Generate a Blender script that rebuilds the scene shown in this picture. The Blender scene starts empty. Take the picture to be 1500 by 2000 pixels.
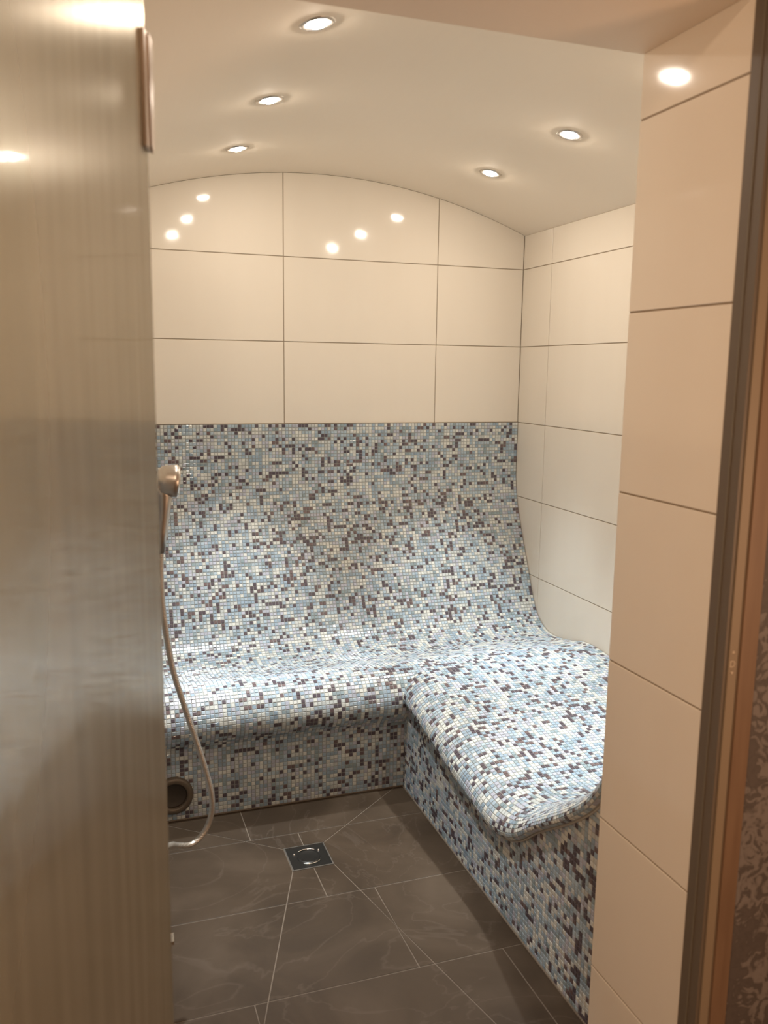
import bpy, math, random
from mathutils import Vector, Matrix
random.seed(7)
C = bpy.context.scene.collection
scn = bpy.context.scene

# ------------------------------------------------------------------ camera
CAM_H = 1.338
cd = bpy.data.cameras.new('camera'); cam = bpy.data.objects.new('camera', cd); C.objects.link(cam)
def rotation(yaw, pitch, roll):
    y, p, r = math.radians(yaw), math.radians(pitch), math.radians(roll)
    F = Vector((math.sin(y)*math.cos(p), math.cos(y)*math.cos(p), math.sin(p)))
    R = Vector((math.cos(y), -math.sin(y), 0)); U = R.cross(F)
    R2 = R*math.cos(r)+U*math.sin(r); U2 = -R*math.sin(r)+U*math.cos(r)
    return Matrix((R2, U2, -F)).transposed()
cam.matrix_world = Matrix.Translation((0, 0, CAM_H)) @ rotation(19.2607, -9.3549, .7652).to_4x4()
cd.sensor_fit = 'HORIZONTAL'; cd.sensor_width = 36; cd.lens = 1676.05/1500*36
cd.clip_start = .02
cd.dof.use_dof = True; cd.dof.focus_distance = 2.8; cd.dof.aperture_fstop = 7
scn.camera = cam

# ------------------------------------------------------------------ world and exposure
w = bpy.data.worlds.new('world'); scn.world = w; w.use_nodes = True
w.node_tree.nodes['Background'].inputs[0].default_value = (1, .82, .62, 1)
w.node_tree.nodes['Background'].inputs[1].default_value = .02
scn.view_settings.view_transform = 'Standard'; scn.view_settings.look = 'None'
scn.view_settings.gamma = 1; scn.view_settings.use_curve_mapping = False
scn.view_settings.exposure = 0.0
SPOT_W = 96.0          # focused part of each downlight
DISC_E = 405          # glowing lens of each downlight
def area(name, loc, size, power, col, rot=(0, 0, 0)):
    l = bpy.data.lights.new(name, 'AREA'); l.size = size; l.energy = power; l.color = col
    o = bpy.data.objects.new(name, l); C.objects.link(o); o.location = loc; o.rotation_euler = rot
    return o
area('corridor_ceiling_light', (.30, -.15, 2.28), .3, 14, (1, .72, .50))
area('corridor_soffit_fill', (-.75, -.55, 1.10), .25, 13, (1, .62, .38), (math.radians(90), 0, math.radians(-45)))  # added fill with no known lamp behind it, lifts the soffit and reveal

area('corridor_side_fill', (1.5, -.2, 1.0), .25, 8, (1, .60, .36), (math.radians(100), 0, math.radians(50)))  # second unseen fill, added from the right to brighten the doorway soffit

# ------------------------------------------------------------------ materials
def mat(name, col=(.8, .8, .8), rough=.5, metal=0, **kw):
    m = bpy.data.materials.new(name); m.use_nodes = True
    b = m.node_tree.nodes['Principled BSDF']
    b.inputs['Base Color'].default_value = (*col, 1)
    b.inputs['Roughness'].default_value = rough; b.inputs['Metallic'].default_value = metal
    for k, v in kw.items():
        b.inputs[k.replace('_', ' ')].default_value = v
    return m
def nodes(m): return m.node_tree.nodes, m.node_tree.links, m.node_tree.nodes['Principled BSDF']
def ramp(n, stops):
    r = n.new('ShaderNodeValToRGB'); e = r.color_ramp.elements
    while len(e) < len(stops): e.new(.5)
    for el, (p, c) in zip(e, stops): el.position = p; el.color = (*c, 1)
    return r
def noise(n, l, scale, detail=3, coord='Object', stretch=None, dist=0):
    t = n.new('ShaderNodeTexCoord'); x = n.new('ShaderNodeTexNoise')
    x.inputs['Scale'].default_value = scale; x.inputs['Detail'].default_value = detail
    x.inputs['Distortion'].default_value = dist
    if stretch:
        mp = n.new('ShaderNodeMapping'); mp.inputs['Scale'].default_value = stretch
        l.new(t.outputs[coord], mp.inputs['Vector']); l.new(mp.outputs['Vector'], x.inputs['Vector'])
    else: l.new(t.outputs[coord], x.inputs['Vector'])
    return x
def bump(n, l, b, src, strength=.1, dist=.002):
    u = n.new('ShaderNodeBump'); u.inputs['Strength'].default_value = strength; u.inputs['Distance'].default_value = dist
    l.new(src, u.inputs['Height']); l.new(u.outputs['Normal'], b.inputs['Normal'])

M_tile = mat('cream_glazed_tile', (.80, .72, .60), .07)
n, l, b = nodes(M_tile)
x = noise(n, l, 3, 4, stretch=(1, 1, .12)); r = ramp(n, [(.3, (.83, .755, .645)), (.7, (.88, .81, .70))])
l.new(x.outputs['Fac'], r.inputs['Fac']); l.new(r.outputs['Color'], b.inputs['Base Color'])
x2 = noise(n, l, 9, 2); bump(n, l, b, x2.outputs['Fac'], .05, .004)
M_grout = mat('beige_grout', (.36, .29, .21), .8)
M_ceil = mat('cream_polished_plaster', (.92, .81, .665), .8, Specular_IOR_Level=.2)
n, l, b = nodes(M_ceil); x = noise(n, l, 2.2, 3); bump(n, l, b, x.outputs['Fac'], .12, .01)
M_soffit = mat('cream_soffit_paint', (.88, .74, .58), .5)
M_mosgrout = mat('mosaic_grout', (.40, .40, .38), .75)
M_mosaic = mat('glass_mosaic', (.5, .5, .5), .2, Coat_Weight=.35, Coat_Roughness=.08)
n, l, b = nodes(M_mosaic); a = n.new('ShaderNodeAttribute'); a.attribute_name = 'tile_colour'
l.new(a.outputs['Color'], b.inputs['Base Color'])
M_slate = mat('brown_slate_tile', (.12, .09, .07), .5, Specular_IOR_Level=.3)
n, l, b = nodes(M_slate)
x = noise(n, l, 3.2, 8, coord='Object', dist=1.2)
r = ramp(n, [(.32, (.040, .025, .014)), (.5, (.056, .036, .021)), (.68, (.076, .051, .032))])
l.new(x.outputs['Fac'], r.inputs['Fac'])
v = noise(n, l, 1.9, 5, dist=2.5); rv = ramp(n, [(.488, (0, 0, 0)), (.5, (1, 1, 1)), (.512, (0, 0, 0))])
l.new(v.outputs['Fac'], rv.inputs['Fac'])
mx = n.new('ShaderNodeMix'); mx.data_type = 'RGBA'
ml = n.new('ShaderNodeMath'); ml.operation = 'MULTIPLY'; ml.inputs[1].default_value = .16
l.new(rv.outputs['Color'], ml.inputs[0]); l.new(ml.outputs[0], mx.inputs['Factor'])
l.new(r.outputs['Color'], mx.inputs['A']); mx.inputs['B'].default_value = (.17, .13, .10, 1)
l.new(mx.outputs['Result'], b.inputs['Base Color'])
x3 = noise(n, l, 30, 5); bump(n, l, b, x3.outputs['Fac'], .25, .002)
M_flgrout = mat('floor_grout', (.17, .13, .095), .8)
M_chrome = mat('brushed_chrome', (.72, .68, .63), .16, 1)
M_bead = mat('pale_grout_bead', (.50, .48, .43), .6)
M_steel = mat('satin_steel', (.55, .52, .48), .34, 1)
M_hose = mat('metal_shower_hose', (.50, .48, .44), .38, .8)
n, l, b = nodes(M_hose); t = n.new('ShaderNodeTexCoord'); wv = n.new('ShaderNodeTexWave'); wv.bands_direction = 'Z'
wv.inputs['Scale'].default_value = 90; l.new(t.outputs['Object'], wv.inputs['Vector']); bump(n, l, b, wv.outputs['Fac'], .4, .001)
M_dark = mat('dark_bronze_frame', (.14, .11, .08), .5)
M_line = mat('grey_rubber_seal', (.17, .14, .10), .6)
M_tan = mat('tan_wood_stop', (.26, .20, .135), .5)
M_wood = mat('orange_brown_wood', (.40, .20, .09), .5)
n, l, b = nodes(M_wood); x = noise(n, l, 14, 5, stretch=(4, 4, .35)); r = ramp(n, [(.3, (.175, .105, .062)), (.7, (.23, .145, .088))])
l.new(x.outputs['Fac'], r.inputs['Fac']); l.new(r.outputs['Color'], b.inputs['Base Color'])
M_paper = mat('taupe_damask_wallpaper', (.2, .15, .12), .6)
n, l, b = nodes(M_paper)
t = n.new('ShaderNodeTexCoord'); x = n.new('ShaderNodeTexNoise'); x.inputs['Scale'].default_value = 34; x.inputs['Detail'].default_value = 1.5; x.inputs['Distortion'].default_value = 2.2
l.new(t.outputs['Object'], x.inputs['Vector'])
big = n.new('ShaderNodeTexNoise'); big.inputs['Scale'].default_value = 5; big.inputs['Detail'].default_value = 1; l.new(t.outputs['Object'], big.inputs['Vector'])
ad = n.new('ShaderNodeMath'); ad.operation = 'ADD'; l.new(x.outputs['Fac'], ad.inputs[0]); l.new(big.outputs['Fac'], ad.inputs[1])
r = ramp(n, [(.42, (.19, .165, .15)), (.48, (.175, .15, .135)), (.53, (.085, .070, .062)), (.62, (.10, .082, .073))])
hf = n.new('ShaderNodeMath'); hf.operation = 'MULTIPLY'; hf.inputs[1].default_value = .5
l.new(ad.outputs[0], hf.inputs[0]); l.new(hf.outputs[0], r.inputs['Fac']); l.new(r.outputs['Color'], b.inputs['Base Color'])
M_corr = mat('corridor_plaster', (.35, .25, .17), .7)
M_corrfl = mat('corridor_floor', (.14, .10, .07), .5)
M_glass = bpy.data.materials.new('steamed_glass'); M_glass.use_nodes = True
n = M_glass.node_tree.nodes; l = M_glass.node_tree.links; n.clear()
rf = n.new('ShaderNodeBsdfRefraction'); rf.inputs['Color'].default_value = (.78, .74, .62, 1); rf.inputs['Roughness'].default_value = .30; rf.inputs['IOR'].default_value = 1.04
df = n.new('ShaderNodeBsdfDiffuse'); df.inputs['Color'].default_value = (.36, .325, .24, 1)
gs = n.new('ShaderNodeBsdfGlossy'); gs.inputs['Roughness'].default_value = .045
gr = n.new('ShaderNodeBsdfGlossy'); gr.inputs['Roughness'].default_value = .24; gr.inputs['Color'].default_value = (.95, .88, .74, 1)
x = noise(n, l, 6, 5, stretch=(9, 9, .35)); r = ramp(n, [(.3, (.50, .50, .50)), (.75, (.70, .70, .70))]); l.new(x.outputs['Fac'], r.inputs['Fac'])
m1 = n.new('ShaderNodeMixShader'); l.new(r.outputs['Color'], m1.inputs[0]); l.new(rf.outputs[0], m1.inputs[1]); l.new(df.outputs[0], m1.inputs[2])
fr = n.new('ShaderNodeFresnel'); fr.inputs['IOR'].default_value = 1.4
ml = n.new('ShaderNodeMath'); ml.operation = 'MULTIPLY'; ml.inputs[1].default_value = .36; l.new(fr.outputs[0], ml.inputs[0])
x2 = noise(n, l, 70, 3, stretch=(1, 1, .5)); bp = n.new('ShaderNodeBump'); bp.inputs['Strength'].default_value = .06; bp.inputs['Distance'].default_value = .002
l.new(x2.outputs['Fac'], bp.inputs['Height']); l.new(bp.outputs[0], gs.inputs['Normal'])
m2 = n.new('ShaderNodeMixShader'); l.new(ml.outputs[0], m2.inputs[0]); l.new(m1.outputs[0], m2.inputs[1]); m3 = n.new('ShaderNodeMixShader'); m3.inputs[0].default_value = .62; l.new(gs.outputs[0], m3.inputs[1]); l.new(gr.outputs[0], m3.inputs[2]); l.new(m3.outputs[0], m2.inputs[2])
o_ = n.new('ShaderNodeOutputMaterial'); l.new(m2.outputs[0], o_.inputs[0])
M_hinge = mat('brown_hinge_metal', (.40, .31, .23), .35, .8)
M_edge = mat('glass_edge', (.34, .33, .25), .2)
M_lens = bpy.data.materials.new('lamp_lens'); M_lens.use_nodes = True
n = M_lens.node_tree.nodes; l = M_lens.node_tree.links; n.clear()
e = n.new('ShaderNodeEmission'); e.inputs[0].default_value = (1, .87, .74, 1); e.inputs[1].default_value = DISC_E
o_ = n.new('ShaderNodeOutputMaterial'); l.new(e.outputs[0], o_.inputs[0])
M_black = mat('drain_dark_metal', (.04, .037, .033), .3, .6)
M_nozzle = mat('aged_brass_plastic', (.16, .125, .09), .4, .3)
M_hole = mat('dark_brown_grille', (.055, .042, .030), .5)
M_white = mat('printed_sticker', (.55, .45, .33), .5)

# ------------------------------------------------------------------ mesh helpers
class MB:
    def __init__(s): s.v = []; s.f = []; s.c = []
    def quad(s, *p, c=None):
        k = len(s.v); s.v += [tuple(q) for q in p]; s.f.append(tuple(range(k, k+len(p)))); s.c.append(c); return s
    def box(s, x0, y0, z0, x1, y1, z1):
        k = len(s.v)
        s.v += [(x0,y0,z0),(x1,y0,z0),(x1,y1,z0),(x0,y1,z0),(x0,y0,z1),(x1,y0,z1),(x1,y1,z1),(x0,y1,z1)]
        for f in ((0,3,2,1),(4,5,6,7),(0,1,5,4),(1,2,6,5),(2,3,7,6),(3,0,4,7)): s.f.append(tuple(k+i for i in f)); s.c.append(None)
        return s
    def prism(s, poly, d, bev=0, n=None):
        """poly: 3-D points of a planar face (outer side), extruded by vector -d (d outward, length = thickness)."""
        P = [Vector(p) for p in poly]; d = Vector(d); c = sum(P, Vector())/len(P)
        if bev:
            dn = d.normalized()
            top = inset3(P, dn, bev)
            rim = [p-dn*bev*.7 for p in P]; rings = [top, rim, [p-d for p in P]]
        else: rings = [P, [p-d for p in P]]
        k = len(s.v); m = len(P)
        for r in rings: s.v += [tuple(p) for p in r]
        s.f.append(tuple(range(k, k+m))); s.c.append(None)
        for a in range(len(rings)-1):
            for i in range(m):
                j = (i+1) % m
                s.f.append((k+a*m+i, k+(a+1)*m+i, k+(a+1)*m+j, k+a*m+j)); s.c.append(None)
        s.f.append(tuple(k+(len(rings)-1)*m+i for i in reversed(range(m)))); s.c.append(None)
        return s
    def lathe(s, prof, segs=32, M=Matrix()):
        k = len(s.v); m = len(prof)
        for i in range(segs):
            a = 2*math.pi*i/segs
            for r, z in prof: s.v.append(tuple(M @ Vector((r*math.cos(a), r*math.sin(a), z))))
        for i in range(segs):
            j = (i+1) % segs
            for q in range(m-1):
                s.f.append((k+i*m+q, k+j*m+q, k+j*m+q+1, k+i*m+q+1)); s.c.append(None)
        return s
    def tube(s, pts, rad, segs=12, closed=False):
        pts = [Vector(p) for p in pts]; N = len(pts); k = len(s.v)
        up = Vector((0, 0, 1)); prev = None
        for i, p in enumerate(pts):
            if closed: t = pts[(i+1) % N]-pts[i-1]
            else: t = pts[min(i+1, N-1)]-pts[max(i-1, 0)]
            t.normalize()
            if prev is None:
                a = t.cross(up)
                if a.length < .1: a = t.cross(Vector((1, 0, 0)))
            else: a = prev-t*prev.dot(t)
            a.normalize(); prev = a; bb = t.cross(a)
            R = rad[i] if isinstance(rad, (list, tuple)) else rad
            for q in range(segs):
                th = 2*math.pi*q/segs; s.v.append(tuple(p+(a*math.cos(th)+bb*math.sin(th))*R))
        for i in range(N if closed else N-1):
            j = (i+1) % N
            for q in range(segs):
                q2 = (q+1) % segs
                s.f.append((k+i*segs+q, k+i*segs+q2, k+j*segs+q2, k+j*segs+q)); s.c.append(None)
        if not closed:
            s.f.append(tuple(k+q for q in reversed(range(segs)))); s.c.append(None)
            s.f.append(tuple(k+(N-1)*segs+q for q in range(segs))); s.c.append(None)
        return s
    def mesh(s, name, m, smooth=False, origin=None):
        me = bpy.data.meshes.new(name)
        vs = s.v if origin is None else [(a-origin[0], b-origin[1], c-origin[2]) for a, b, c in s.v]
        me.from_pydata(vs, [], s.f)
        for mm in (m if isinstance(m, list) else [m]): me.materials.append(mm)
        if smooth:
            me.polygons.foreach_set('use_smooth', [True]*len(me.polygons))
        if any(c is not None for c in s.c):
            at = me.attributes.new('tile_colour', 'FLOAT_COLOR', 'CORNER'); data = []
            for f, c in zip(s.f, s.c): data += [*(c or (.5, .5, .5)), 1]*len(f)
            at.data.foreach_set('color', data)
        me.update(); return me
    def build(s, name, m, parent=None, smooth=False, origin=None):
        """origin is given in the parent's space; geometry is written in the parent's space too."""
        o = bpy.data.objects.new(name, s.mesh(name, m, smooth, origin)); C.objects.link(o)
        if origin is not None: o.location = origin
        if parent: o.parent = parent
        return o
def inset3(P, n, g):
    m = len(P); out = []; n = Vector(n).normalized()
    for i in range(m):
        a, b, c = P[i-1], P[i], P[(i+1) % m]
        e1 = (b-a).normalized(); e2 = (c-b).normalized()
        n1 = n.cross(e1); n2 = n.cross(e2)
        den = 1+n1.dot(n2)
        out.append(b+(n1+n2)*(g/max(den, .25)))
    return out
def tag(o, label=None, cat=None, group=None, kind=None):
    for k, v in (('label', label), ('category', cat), ('group', group), ('kind', kind)):
        if v: o[k] = v
    return o
def empty(name, loc, label, cat, group=None):
    o = bpy.data.objects.new(name, None); C.objects.link(o); o.location = loc; o.empty_display_size = .05
    return tag(o, label, cat, group)

# ------------------------------------------------------------------ room dimensions (metres)
XL, XR = .03, 1.665          # steam room side walls
YF, YB = 1.247, 3.131        # inner face of front wall, back wall
YO = .985                    # outer face of front wall
DL, DR = .055, .861          # door opening
DH = 1.84
ROWS = [.238+.3*k-.3 for k in range(0, 8)]    # tile courses, a joint at 1.738, 1.438, 1.138 ...
MT = 1.138                   # top of mosaic
def vault(x): return 2.03-.162*((x-.85)/.815)**2
G = .0016                    # half joint

def wall_tiles(parent, to3, nrm, u0, u1, ujoints, z0, z1, top=None, holes=None):
    """tiles of one wall: u runs along the wall, to3(u, z) gives the point on the tile face."""
    us = sorted(set([u0]+[u for u in ujoints if u0+.004 < u < u1-.004]+[u1]))
    zs = sorted(set([z0]+[z for z in [-.062+.3*k for k in range(9)] if z0+.004 < z < z1-.004]+[z1]))
    nrm = Vector(nrm)
    for a, b in zip(us, us[1:]):
        for c, d in zip(zs, zs[1:]):
            if holes and holes(a, b, c, d): continue
            pts = [(a+G, c+G), (b-G, c+G)]
            if top:
                lim = [(b-G)+(a-b+2*G)*k/8 for k in range(9)]
                tp = [(u, min(d-G, top(u)-.001)) for u in lim]
                if max(t[1] for t in tp) < c+.004: continue
                tp = [(u, max(z, c+G+.001)) for u, z in tp]
                pts += tp
            else: pts += [(b-G, d-G), (a+G, d-G)]
            P = [Vector(to3(*p)) for p in pts]
            nn = (P[1]-P[0]).cross(P[2]-P[1])
            if nn.dot(nrm) < 0: P = P[::-1]
            MB().prism(P, nrm*.006, .0008).build('tile', M_tile, parent)

# back wall ------------------------------------------------------------------
def struct(name, mb, m, **kw): return tag(mb.build(name, m, **kw), kind='structure')
wb = struct('wall_back', MB().box(XL-.15, YB+.002, -.05, XR+.15, YB+.15, 2.2), M_grout)
wall_tiles(wb, lambda u, z: (u, YB, z), (0, -1, 0), XL, XR, [.0987, .6987, 1.2987], MT, 2.04, top=vault)
wr = struct('wall_right', MB().box(XR+.002, YF-.15, -.05, XR+.15, YB+.002, 2.2), M_grout)
wall_tiles(wr, lambda u, z: (XR, u, z), (-1, 0, 0), YF, YB, [YB-.2201-.6*k for k in range(5)], .238, 1.868)
wl = struct('wall_left', MB().box(XL-.15, YF-.1, -.05, XL-.002, YB+.002, 2.2), M_grout)
wall_tiles(wl, lambda u, z: (XL, u, z), (1, 0, 0), YF, YB, [YB-.35-.6*k for k in range(4)], MT, 1.868)

# front wall with the doorway ---------------------------------------------------
f = MB(); f.box(DR+.002, YO, -.05, 2.3, YF-.002, 2.3); f.box(-1.3, YO, -.05, DL-.002, YF-.002, 2.3)
f.box(DL-.002, YO, DH+.002, DR+.002, YF-.002, 2.3)
wf = struct('wall_front', f, M_grout)
wall_tiles(wf, lambda u, z: (DR, u, z), (-1, 0, 0), YO+.015, YF, [], 0, DH)       # right reveal, one tile deep
wall_tiles(wf, lambda u, z: (DL, u, z), (1, 0, 0), YO+.015, YF, [], 0, DH)        # left reveal
wall_tiles(wf, lambda u, z: (u, YF, z), (0, 1, 0), DR+.006, XR, [1.2987], MT, 2.04, top=vault)
wall_tiles(wf, lambda u, z: (u, YF, z), (0, 1, 0), DL-.003, DR+.003, [.6987], DH+.006, 2.04, top=vault)
MB().box(DL, YO+.015, DH-.002, DR, YF, DH+.002).build('soffit', M_soffit, wf)

# vaulted ceiling ---------------------------------------------------------------
m = MB(); N = 40
xs = [XL-.002+(XR-XL+.004)*i/N for i in range(N+1)]
k = 0
for yy in (YF-.001, YB+.001):
    for x in xs: m.v.append((x, yy, vault(x)))
    for x in xs: m.v.append((x, yy, 2.19))
W = N+1
for i in range(N):
    m.f.append((i, i+1, 2*W+i+1, 2*W+i)); m.f.append((W+i, 3*W+i, 3*W+i+1, W+i+1))
    m.f.append((i, W+i, W+i+1, i+1)); m.f.append((2*W+i, 2*W+i+1, 3*W+i+1, 3*W+i))
m.f.append((0, 2*W, 3*W, W)); m.f.append((N, W+N, 3*W+N, 2*W+N)); m.c = [None]*len(m.f)
ceil = struct('ceiling', m, M_ceil, smooth=False)
for p in ceil.data.polygons:
    if p.normal.z < -.5 and p.center.z < 2.1: p.use_smooth = True

# floor -------------------------------------------------------------------------
fl = struct('floor', MB().box(XL-.1, YO+.1, -.12, XR+.1, YB+.1, -.0012), M_flgrout)
DRN = (.482, 2.087, .598, 2.201)
def clip(poly, a, b):
    out = []
    sd = lambda p: (b[0]-a[0])*(p[1]-a[1])-(b[1]-a[1])*(p[0]-a[0])
    for i in range(len(poly)):
        p, q = poly[i-1], poly[i]; sp, sq = sd(p), sd(q)
        if (sp >= 0) != (sq >= 0):
            t = sp/(sp-sq); out.append((p[0]+(q[0]-p[0])*t, p[1]+(q[1]-p[1])*t))
        if sq >= 0: out.append(q)
    return out
x0, y0, x1, y1 = DRN
SW, SE, NE, NW = (x0, y0), (x1, y0), (x1, y1), (x0, y1)
fSW = (x0-.351*1.2, y0-1.2); fSE = (x1+.24*1.2, y0-1.2)
fNE = (x1+.65, y1+.53); fNW = (x0-.65, y1+.50)
regions = [[fSW, fSE, SE, SW], [SE, fSE, (2.4, .8), (2.4, 2.7), fNE, NE], [NW, NE, fNE, (.5, 3.3), fNW], [SW, NW, fNW, (-.9, 2.7), (-.9, .8), fSW]]
def ccw(P): return P if sum(P[i-1][0]*P[i][1]-P[i][0]*P[i-1][1] for i in range(len(P))) > 0 else P[::-1]
floor_rows = [(2.274, 2.60, .402), (1.951, 2.274, .541), (1.629, 1.951, .670), (1.306, 1.629, .292), (1.09, 1.306, .45)]
for (ya, yb, xj) in floor_rows:
    xc = sorted([xj+.5876*k for k in range(-3, 4)])
    for xa, xb in zip(xc, xc[1:]):
        a_, b_ = max(xa, XL), min(xb, 1.0)
        if b_-a_ < .01: continue
        for rg in regions:
            P = [(a_, ya), (b_, ya), (b_, yb), (a_, yb)]
            rg2 = ccw(rg)
            for i in range(len(rg2)):
                if len(P) < 3: break
                P = clip(P, rg2[i-1], rg2[i])
            if len(P) < 3: continue
            Q = []
            for p in P:
                if not Q or (Vector(p)-Vector(Q[-1])).length > .004: Q.append(p)
            if len(Q) > 1 and (Vector(Q[0])-Vector(Q[-1])).length < .004: Q.pop()
            if len(Q) < 3: continue
            Q = ccw(Q)
            ar = abs(sum(Q[i-1][0]*Q[i][1]-Q[i][0]*Q[i-1][1] for i in range(len(Q))))/2
            if ar < .0012: continue
            V3 = inset3([Vector((*p, 0)) for p in Q], (0, 0, 1), .0014)
            MB().prism(V3, (0, 0, .008), .0006).build('tile', M_slate, fl)

# floor drain
dr = empty('floor_drain', (.54, 2.144, 0), 'square metal floor drain with round dark grate set in the brown slate floor', 'drain')
rim = MB(); a = .058; wd = .0032
for (p, q, r_, s_) in ((-a, -a, a, -a+wd), (-a, a-wd, a, a), (-a, -a+wd, -a+wd, a-wd), (a-wd, -a+wd, a, a-wd)): rim.box(p, q, -.004, r_, s_, .0015)
rim.build('rim', M_steel, dr)
MB().box(-a+wd, -a+wd, -.006, a-wd, a-wd, -.001).build('plate', M_black, dr)
for k, (a0, a1) in enumerate(((50, 128), (232, 318))):
    MB().tube([(.037*math.cos(math.radians(t)), .037*math.sin(math.radians(t)), .0005) for t in [a0+(a1-a0)*i/14 for i in range(15)]], .0016, 8).build('grate_arc', M_chrome, dr, smooth=True)
for t in (35, 150):
    MB().lathe([(0, .003), (.003, .002), (.004, -.001)], 12, Matrix.Translation((.042*math.cos(math.radians(t)), .042*math.sin(math.radians(t)), 0))).build('screw', M_chrome, dr, smooth=True)
MB().lathe([(0, .0012), (.028, .001), (.031, .002), (.033, -.001)], 32).build('grate', M_black, dr, smooth=True)

# ------------------------------------------------------------------ mosaic bench
PITCH = .0125
PAL = [((.72, .73, .68), 17), ((.60, .63, .61), 13), ((.44, .54, .61), 17), ((.33, .43, .52), 15), ((.50, .52, .60), 12),
       ((.29, .37, .40), 6), ((.100, .080, .098), 13), ((.165, .118, .12), 4)]
PW = [p[1] for p in PAL]
def lerp_path(pts):
    """smooth a polyline (Catmull-Rom) and resample it by arc length at the mosaic pitch"""
    d = []
    for i in range(len(pts)-1):
        p0 = pts[max(i-1, 0)]; p1 = pts[i]; p2 = pts[i+1]; p3 = pts[min(i+2, len(pts)-1)]
        for k in range(10):
            t = k/10
            d.append(tuple(.5*((2*p1[j])+(-p0[j]+p2[j])*t+(2*p0[j]-5*p1[j]+4*p2[j]-p3[j])*t*t+(-p0[j]+3*p1[j]-3*p2[j]+p3[j])*t**3) for j in (0, 1)))
    d.append(pts[-1])
    out = [d[0]]; acc = 0; last = d[0]
    for p in d[1:]:
        seg = math.dist(last, p)
        while acc+seg >= PITCH:
            t = (PITCH-acc)/seg; last = (last[0]+(p[0]-last[0])*t, last[1]+(p[1]-last[1])*t)
            out.append(last); seg = math.dist(last, p); acc = 0
        acc += seg; last = p
    if acc > PITCH*.3: out.append(pts[-1])
    return out
class Sheet:
    def __init__(s, grid, keep=None): s.g = grid; s.keep = keep
def colour_grid(nu, nv):
    g = [[0]*nv for _ in range(nu)]
    for i in range(nu):
        for j in range(nv):
            r = random.random()
            if r < .11 and i: g[i][j] = g[i-1][j]
            elif r < .18 and j: g[i][j] = g[i][j-1]
            else: g[i][j] = random.choices(range(len(PAL)), PW)[0]
    return g
def sheet_tiles(grid, outward, keep=None):
    """grid[i][j] of points -> list of (corner points, normal, colour index)"""
    nu, nv = len(grid)-1, len(grid[0])-1; cg = colour_grid(nu, nv); res = []
    for i in range(nu):
        for j in range(nv):
            P = [grid[i][j], grid[i+1][j], grid[i+1][j+1], grid[i][j+1]]
            c = (P[0]+P[1]+P[2]+P[3])/4
            if keep and not keep(c): continue
            nn = (P[2]-P[0]).cross(P[3]-P[1])
            if nn.length < 1e-7: continue
            nn.normalize()
            if nn.dot(outward(c)) < 0: nn = -nn; P = P[::-1]
            res.append((P, c, nn, cg[i][j]))
    return res
def tile_faces(mb, P, c, n, ci, jitter=True):
    col = PAL[ci][0]; j = 1+random.uniform(-.10, .10); col = tuple(v*j for v in col)
    tl = Vector((random.uniform(-.02, .02), random.uniform(-.02, .02), random.uniform(-.02, .02)))
    base = [c+(p-c)*.86+n*.0002 for p in P]
    mid = [c+(p-c)*.84+n*.0012 for p in P]
    top = [c+(p-c)*.70+n*(.0019+(p-c).dot(tl)) for p in P]
    k = len(mb.v)
    for r in (base, mid, top): mb.v += [tuple(q) for q in r]
    mb.f.append((k+8, k+9, k+10, k+11)); mb.c.append(col)
    for a in (0, 1):
        for i in range(4):
            q = (i+1) % 4
            mb.f.append((k+4*a+i, k+4*a+q, k+4*a+4+q, k+4*a+4+i)); mb.c.append(col)
def backing(mb, grid, keep=None):
    nu, nv = len(grid)-1, len(grid[0])-1; k = len(mb.v)
    for col in grid: mb.v += [tuple(p) for p in col]
    for i in range(nu):
        for j in range(nv):
            a = k+i*(nv+1)+j
            if keep:
                c = (grid[i][j]+grid[i+1][j+1])/2
                if not keep(c): continue
            mb.f.append((a, a+nv+1, a+nv+2, a+1)); mb.c.append(None)

# profile of the back part: distance s from the back wall, height z
prof = [(.004, MT), (.004, 1.0), (.006, .91), (.028, .81), (.075, .695), (.130, .58), (.182, .47), (.235, .39), (.31, .352), (.40, .350),
        (.50, .368), (.58, .386), (.64, .388), (.685, .370), (.712, .335), (.722, .300), (.716, .268), (.700, .246), (.684, .228), (.677, .20), (.677, .12), (.677, 0)]
pa = lerp_path(prof)
CX, LIPX = .936, 1.0
nxa = int(round((XR-.002-XL-.002)/PITCH))
xa = [XR-.002-PITCH*i for i in range(nxa+1)]
bench = empty('tiled_bench', (.93, 2.46, 0), 'L-shaped heated lounging bench covered in blue, white and dark glass mosaic with curved backrests', 'bench')
def loc(p): return Vector(p)-Vector((.93, 2.46, 0))
jcut = max(j for j, p in enumerate(pa) if p[0] <= .50 and p[1] > .3)
gridA1 = [[Vector((x, YB-p[0], p[1])) for p in pa[:jcut+1]] for x in xa]
# right part: path along y from the cut towards the doorway wall and up its backrest
yc, zc = YB-pa[jcut][0], pa[jcut][1]
pathR = [(yc, zc), (2.55, .387), (2.46, .388), (2.36, .378), (2.20, .352), (2.05, .324), (1.90, .302), (1.80, .292), (1.70, .306), (1.62, .348), (1.55, .395), (1.46, .460),
         (1.385, .53), (1.325, .63), (1.283, .75), (1.258, .89), (1.252, 1.0), (1.251, MT)]
pr_ = lerp_path(pathR)
def nrm2(path, j):
    a = path[max(j-1, 0)]; b = path[min(j+1, len(path)-1)]
    t = Vector((b[0]-a[0], b[1]-a[1])).normalized(); n = Vector((-t.y, t.x))
    if n.y < 0 or (abs(n.y) < 1e-3 and n.x < 0): n = -n
    return n
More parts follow.
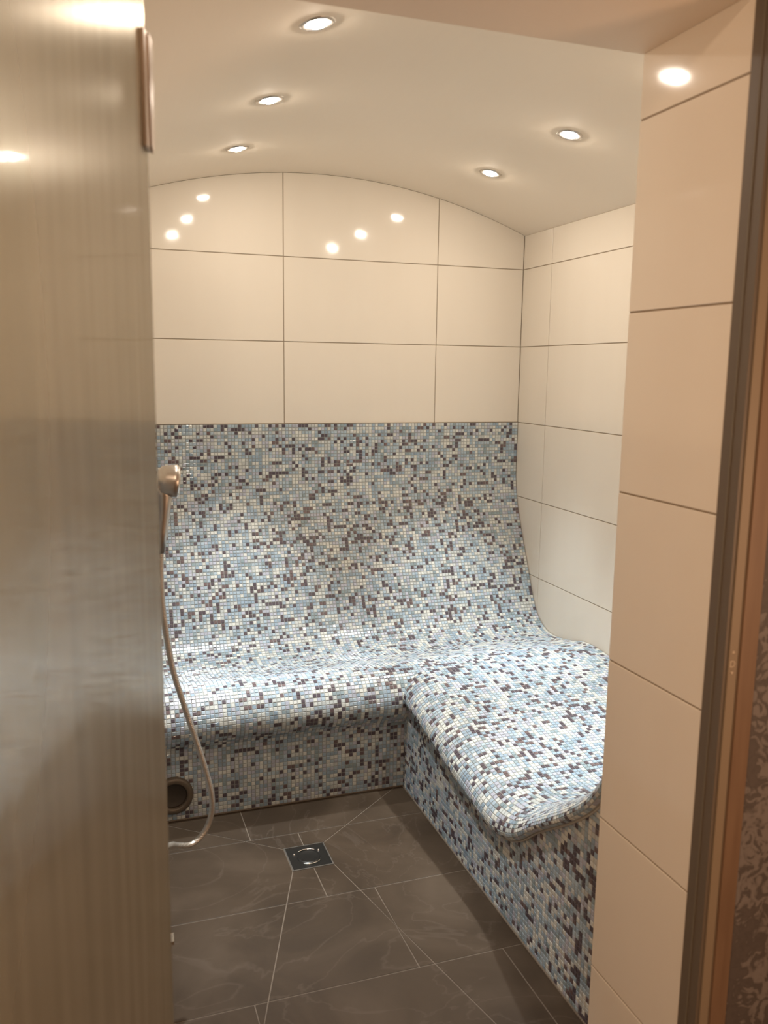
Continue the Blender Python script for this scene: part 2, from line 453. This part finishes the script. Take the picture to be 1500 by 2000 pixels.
# cross-section of the rounded left edge: (x, drop)
cross = [(1.010, 0), (.990, .004), (.965, .013), (.943, .026), (.926, .043), (.918, .060), (.917, .074), (.925, .086), (.936, .091)]
xr = [(x, 0) for x in xa if x > 1.012]
lip = lerp_path([(xr[-1][0], 0)]+cross[1:])
crossR = xr[:-1]+lip
gridR = []
for (x, dz) in crossR:
    col = []
    for j, (y, z) in enumerate(pr_):
        n_ = nrm2(pr_, j); k_ = max(0, min(1, (1.80-y)/.22)); k_ = k_*k_*(3-2*k_); q_ = dz*(1-.45*k_)
        col.append(Vector((x, y-n_.x*q_, z-n_.y*q_)))
    gridR.append(col)
# left part below the cut (seat front, rounded lip, riser)
xb_ = [x for x in xa if x < LIPX+.006]
gridA2 = [[Vector((x, YB-p[0], p[1])) for p in pa[jcut:]] for x in xb_]
# riser of the right part
nz = 44
zs = [PITCH*i for i in range(90)]
ys = [YB-.677+.01-PITCH*i for i in range(int((2.464-1.249)/PITCH)+1)]
gridF = [[Vector((CX, y, z)) for z in zs] for y in ys]
botR = [(g.y, g.z) for g in gridR[-1]]
def zbot(y):
    best = None
    for a, b in zip(botR, botR[1:]):
        if min(a[0], b[0])-1e-6 <= y <= max(a[0], b[0])+1e-6 and abs(a[0]-b[0]) > 1e-6:
            z = a[1]+(b[1]-a[1])*(y-a[0])/(b[0]-a[0]); best = z if best is None else min(best, z)
    return best if best is not None else (MT if y < 1.3 else .3)
keepF = lambda c: c.z < zbot(c.y)+.009
NZ = (.205, .082)      # steam outlet centre on the riser of the back part
def keepA2(c): return not (abs(c.y-(YB-.677)) < .004 and math.hypot(c.x-NZ[0], c.z-NZ[1]) < .050)
center = Vector((.8, 2.0, .9))
outA = lambda c: Vector((0, -1, .8)) if c.z > .30 else Vector((0, -1, -.15))
outR = lambda c: Vector((-.35, .35, 1)) if c.x > .925 else Vector((-1, .1, .15))
outF = lambda c: Vector((-1, 0, 0))
bk = MB()
for g in (gridA1, gridA2, gridR): backing(bk, [[loc(p) for p in col] for col in g])
backing(bk, [[loc(p) for p in col] for col in gridF], lambda c: (c+Vector((.93, 2.46, 0))).z < zbot((c+Vector((.93, 2.46, 0))).y)+.02)
bk.build('bench_body', M_mosgrout, bench)
tiA1 = sheet_tiles(gridA1, outA); tiA2 = sheet_tiles(gridA2, outA, keepA2)
tiR = sheet_tiles(gridR, outR); tiF = sheet_tiles(gridF, outF, keepF)
# the 300 tiles of the right seat that show largest are parts of their own
def big(t):
    P, c, nn, ci = t
    d = Vector((0, 0, CAM_H))-c
    return (nn.dot(d.normalized()))/d.length**2 if (c.z < .5 and c.x < 1.13+.0*c.y) else -1
order = sorted(range(len(tiR)), key=lambda i: -big(tiR[i]))
own = set(order[:300])
for nm, ts in (('backrest_mosaic', tiA1), ('seat_mosaic', tiA2), ('side_seat_mosaic', [t for i, t in enumerate(tiR) if i not in own]), ('riser_mosaic', tiF)):
    mb = MB()
    for P, c, nn, ci in ts: tile_faces(mb, [loc(p) for p in P], loc(c), nn, ci)
    tag(mb.build(nm, M_mosaic, bench), kind='stuff')
h = PITCH/2
var = []
for ci in range(len(PAL)):
    mb = MB(); tile_faces(mb, [Vector(p) for p in ((-h, -h, 0), (h, -h, 0), (h, h, 0), (-h, h, 0))], Vector(), Vector((0, 0, 1)), ci)
    var.append(mb.mesh('mosaic_tile', M_mosaic))
for i in order[:300]:
    P, c, nn, ci = tiR[i]
    ax = (P[1]-P[0]).normalized(); ay = nn.cross(ax).normalized()
    sy = abs((P[3]-P[0]).dot(ay))/PITCH; sx = (P[1]-P[0]).length/PITCH
    o = bpy.data.objects.new('mosaic_tile', var[ci]); C.objects.link(o); o.parent = bench
    Mx = Matrix((ax*sx, ay*sy, nn)).transposed().to_4x4(); Mx.translation = loc(c); o.matrix_local = Mx
# silicone bead where the bench meets the floor
gl = [[Vector((XL+.0005, YB-.002-PITCH*i, PITCH*j)) for j in range(92)] for i in range(150)]  # unseen left-wall mosaic, added to cut bounce light low in the room
mb = MB()
for P, c, nn, ci in sheet_tiles(gl, lambda c: Vector((1, 0, 0))): tile_faces(mb, P, c, nn, ci)
tag(mb.build('mosaic', M_mosaic, wl), kind='stuff')
bead = MB(); bead.tube([loc((XL, YB-.6795, .001)), loc((CX-.003, YB-.6795, .001)), loc((CX-.003, YF+.002, .001))], .003, 8)
bead.build('silicone_bead', M_flgrout, bench)
ed = [(CX-.003, y, z-.001) for (y, z) in botR if 1.27 < y < 1.85]
MB().tube([loc(p) for p in ed], .0030, 8).build('edge_bead', M_bead, bench, smooth=True)

# round steam outlet
so = empty('steam_outlet', (NZ[0], YB-.679, NZ[1]), 'round brown steam outlet low on the mosaic riser beside the glass door', 'outlet')
Mo = Matrix.Rotation(math.pi/2, 4, 'X')
MB().lathe([(.038, -.004), (.039, .010), (.043, .014), (.052, .013), (.057, .008), (.058, -.003)], 48, Mo).build('ring', M_nozzle, so, smooth=True)
MB().lathe([(0, .002), (.034, .002), (.036, .004), (.0395, .000)], 48, Mo).build('cover', M_hole, so, smooth=True)

# ------------------------------------------------------------------ downlights
spots = [(.452, 1.716), (.465, 2.226), (.470, 2.735), (1.289, 2.187), (1.292, 2.684), (1.285, 1.69)]
labels = ['round recessed downlight nearest the doorway in the left ceiling row',
          'middle round recessed downlight of the left ceiling row', 'farthest round recessed downlight of the left ceiling row',
          'recessed downlight of the right ceiling row, the nearer of the two in view',
          'recessed downlight of the right ceiling row, farthest from the doorway',
          'recessed downlight of the right row hidden behind the tiled door reveal']
ring = MB().lathe([(.0225, .010), (.0235, .0), (.026, -.003), (.033, -.0035), (.036, -.001), (.0365, .004)], 32).mesh('ring', M_steel, True)
lens = MB().lathe([(0, -.0085), (.008, -.008), (.014, -.006), (.0185, -.003), (.0215, .001)], 24).mesh('lens', M_lens, True)
for (x, y), lb in zip(spots, labels):
    z = vault(x); sl = -.162*2*(x-.85)/.815**2
    d = empty('downlight', (x, y, z), lb, 'ceiling light', 'downlights in the vaulted ceiling')
    d.rotation_euler = (0, -math.atan(sl), 0)
    for nm, me in (('ring', ring), ('lens', lens)):
        o = bpy.data.objects.new(nm, me); C.objects.link(o); o.parent = d
    L = bpy.data.lights.new('downlight_beam', 'SPOT'); L.energy = SPOT_W; L.color = (.86, .95, 1.0)
    L.spot_size = math.radians(42); L.spot_blend = .9; L.shadow_soft_size = .02
    lo = bpy.data.objects.new('downlight_beam', L); C.objects.link(lo); lo.location = (x, y, z-.034)

# ------------------------------------------------------------------ shower set on the left wall
hs = empty('hand_shower', (XL, 1.65, 1.12), 'chrome hand shower hanging in its wall holder beside the open glass door', 'shower')
hs0 = Vector((XL, 1.65, 1.12))
def L_(x, y, z): return Vector((x, y, z))-hs0
Mh = Matrix.Translation(L_(.140, 1.65, 1.128)) @ Matrix.Rotation(math.radians(96), 4, 'Y')
MB().lathe([(0, -.016), (.020, -.015), (.027, -.008), (.029, 0), (.031, .012), (.032, .020), (.030, .022)], 36, Mh).build('head', M_steel, hs, smooth=True)
MB().lathe([(.030, .0215), (.029, .024), (0, .024)], 36, Mh).build('spray_plate', M_chrome, hs, smooth=True)
MB().tube([L_(.128, 1.65, 1.135), L_(.136, 1.65, 1.10), L_(.134, 1.65, 1.07), L_(.130, 1.65, 1.03), L_(.127, 1.65, .99)], [.019, .017, .013, .0105, .008], 16).build('handle', M_steel, hs, smooth=True)
MB().tube([L_(XL, 1.65, 1.10), L_(.09, 1.65, 1.10), L_(.118, 1.65, 1.10)], [.024, .012, .012], 16).build('holder', M_chrome, hs, smooth=True)
hp = [(.127, 1.65, .995), (.126, 1.65, .93), (.129, 1.65, .868), (.142, 1.65, .764), (.164, 1.65, .677), (.186, 1.65, .599), (.204, 1.65, .53), (.214, 1.65, .473),
      (.209, 1.65, .429), (.192, 1.645, .400), (.167, 1.635, .389), (.142, 1.62, .400), (.125, 1.60, .415), (.10, 1.56, .425), (.075, 1.52, .40), (.065, 1.50, .365)]
hpd = []
for i in range(len(hp)-1):
    p0, p1, p2, p3 = [Vector(hp[min(max(i+q, 0), len(hp)-1)]) for q in (-1, 0, 1, 2)]
    for k in range(8):
        t = k/8; hpd.append(.5*((2*p1)+(p2-p0)*t+(2*p0-5*p1+4*p2-p3)*t*t+(3*p1-p0-3*p2+p3)*t**3))
hpd.append(Vector(hp[-1]))
ho = MB().tube([p-Vector(hp[0]) for p in hpd], .0058, 12).build('shower_hose', M_hose, smooth=True, origin=None)
ho.location = hp[0]
tag(ho, 'ribbed metal shower hose looping down in front of the mosaic bench', 'hose')
mx_ = empty('shower_mixer', (XL, 1.5, .32), 'chrome shower mixer low on the left wall, its lever tip showing past the glass door', 'tap')
MB().tube([(.04, -.09, 0), (.04, -.03, 0), (.04, .03, 0), (.04, .09, 0)], .024, 20).build('body', M_chrome, mx_, smooth=True)
for yy in (-.065, .065): MB().tube([(0, yy, 0), (.008, yy, 0), (.04, yy, 0)], [.032, .030, .016], 20).build('wall_rosette', M_chrome, mx_, smooth=True)
MB().tube([(.036, 0, .015), (.036, 0, .05)], .011, 12).build('hose_outlet', M_chrome, mx_, smooth=True)
MB().prism([(.040, -.012, -.040), (.088, -.012, -.034), (.090, .012, -.032), (.040, .012, -.036)], (0, 0, .007), .001).build('lever', M_chrome, mx_)

# ------------------------------------------------------------------ glass door swung outwards
A = Vector((.0735, .966)); ddir = Vector((-.24, -.9705)).normalized(); dn = Vector((.9705, -.24))
gd = empty('glass_door', (A.x, A.y, 0), 'open clear glass door misted with condensation along the left edge', 'door')
def gbox(u0, v0, z0, u1, v1, z1):
    m = MB(); m.box(0, 0, 0, 1, 1, 1); vv = []
    for (a, b, c) in m.v:
        u = u0+(u1-u0)*a; v = v0+(v1-v0)*b; z = z0+(z1-z0)*c
        vv.append((ddir.x*u+dn.x*v, ddir.y*u+dn.y*v, z))
    m.v = vv; m.f = [tuple(reversed(f)) for f in m.f]; return m
gbox(.0, -.008, .012, .72, 0, 1.82).build('pane', M_glass, gd)
for zc_ in (1.612, .22):
    hg = gbox(.002, .0005, zc_-.055, .030, .0045, zc_+.055).build('hinge', M_hinge, gd)
    m = MB()
    P = [(.004, zc_-.056), (.014, zc_-.050), (.014, zc_+.055), (-.006, zc_+.055), (-.006, zc_-.045)]
    q = [Vector((ddir.x*u+dn.x*.0065, ddir.y*u+dn.y*.0065, z)) for u, z in P]
    m.prism(q, (dn.x*.002, dn.y*.002, 0), .0004).build('hinge_leaf', M_hinge, hg)
hb = []
MB().tube([(ddir.x*.66+dn.x*.035, ddir.y*.66+dn.y*.035, z) for z in (.92, 1.0, 1.1, 1.2)], .009, 14).build('pull_handle', M_steel, gd, smooth=True)
for z in (.95, 1.17):
    MB().tube([(ddir.x*.66+dn.x*v, ddir.y*.66+dn.y*v, z) for v in (0, .035)], .006, 10).build('handle_post', M_steel, gd, smooth=True)

# ------------------------------------------------------------------ door frame, wall paper, corridor
T1 = struct('trim_1', MB().box(DR-.002, .960, 0, DR+.004, YO+.014, 2.2), M_dark)
MB().box(DR-.0035, .978, 0, DR-.0022, .981, 2.2).build('seal', M_line, T1)
T2 = struct('trim_2', MB().box(DR+.0042, .957, 0, DR+.021, YO-.002, 2.2), M_tan)
T3 = struct('trim_3', MB().box(DR+.0212, .953, 0, DR+.050, YO-.002, 2.2), M_wood)
tag(MB().box(DR+.0505, YO-.022, 0, 2.0, YO-.002, 2.3).build('wall_corridor_right', M_paper), kind='structure')
tag(MB().box(-1.2, YO-.012, 0, DL-.012, YO-.002, 2.3).build('wall_corridor_left', M_paper), kind='structure')
T4 = struct('trim_4', MB().box(DL-.010, YO-.004, 0, DL-.001, YO+.014, DH), M_dark)
# small printed mark on the frame
fc = bpy.data.curves.new('mark', 'FONT'); fc.body = 'D'; fc.size = .014; fc.extrude = .0002; fc.align_x = 'CENTER'
fo = bpy.data.objects.new('printed_mark', fc); C.objects.link(fo); fo.parent = T2
fo.location = (DR+.0105, .9566, .921); fo.rotation_euler = (math.pi/2, 0, 0); fo.data.materials.append(M_white)
for zz in (.911, .942): MB().box(DR+.0085, .9560, zz, DR+.0125, .9569, zz+.003).build('printed_dot', M_white, T2)
c = MB().box(-1.3, -1.5, -.05, 2.1, YO+.1, -.002); struct('floor_corridor', c, M_corrfl)
struct('ceiling_corridor', MB().box(-1.3, -1.5, 2.3, 2.1, YO+.1, 2.35), M_corr)
struct('wall_far_left', MB().box(-1.3, -1.5, 0, -1.2, YO-.012, 2.3), M_corr)
struct('wall_far_right', MB().box(2.0, -1.5, 0, 2.1, YO-.022, 2.3), M_corr)
struct('wall_rear', MB().box(-1.2, -1.5, 0, 2.0, -1.4, 2.3), M_corr)
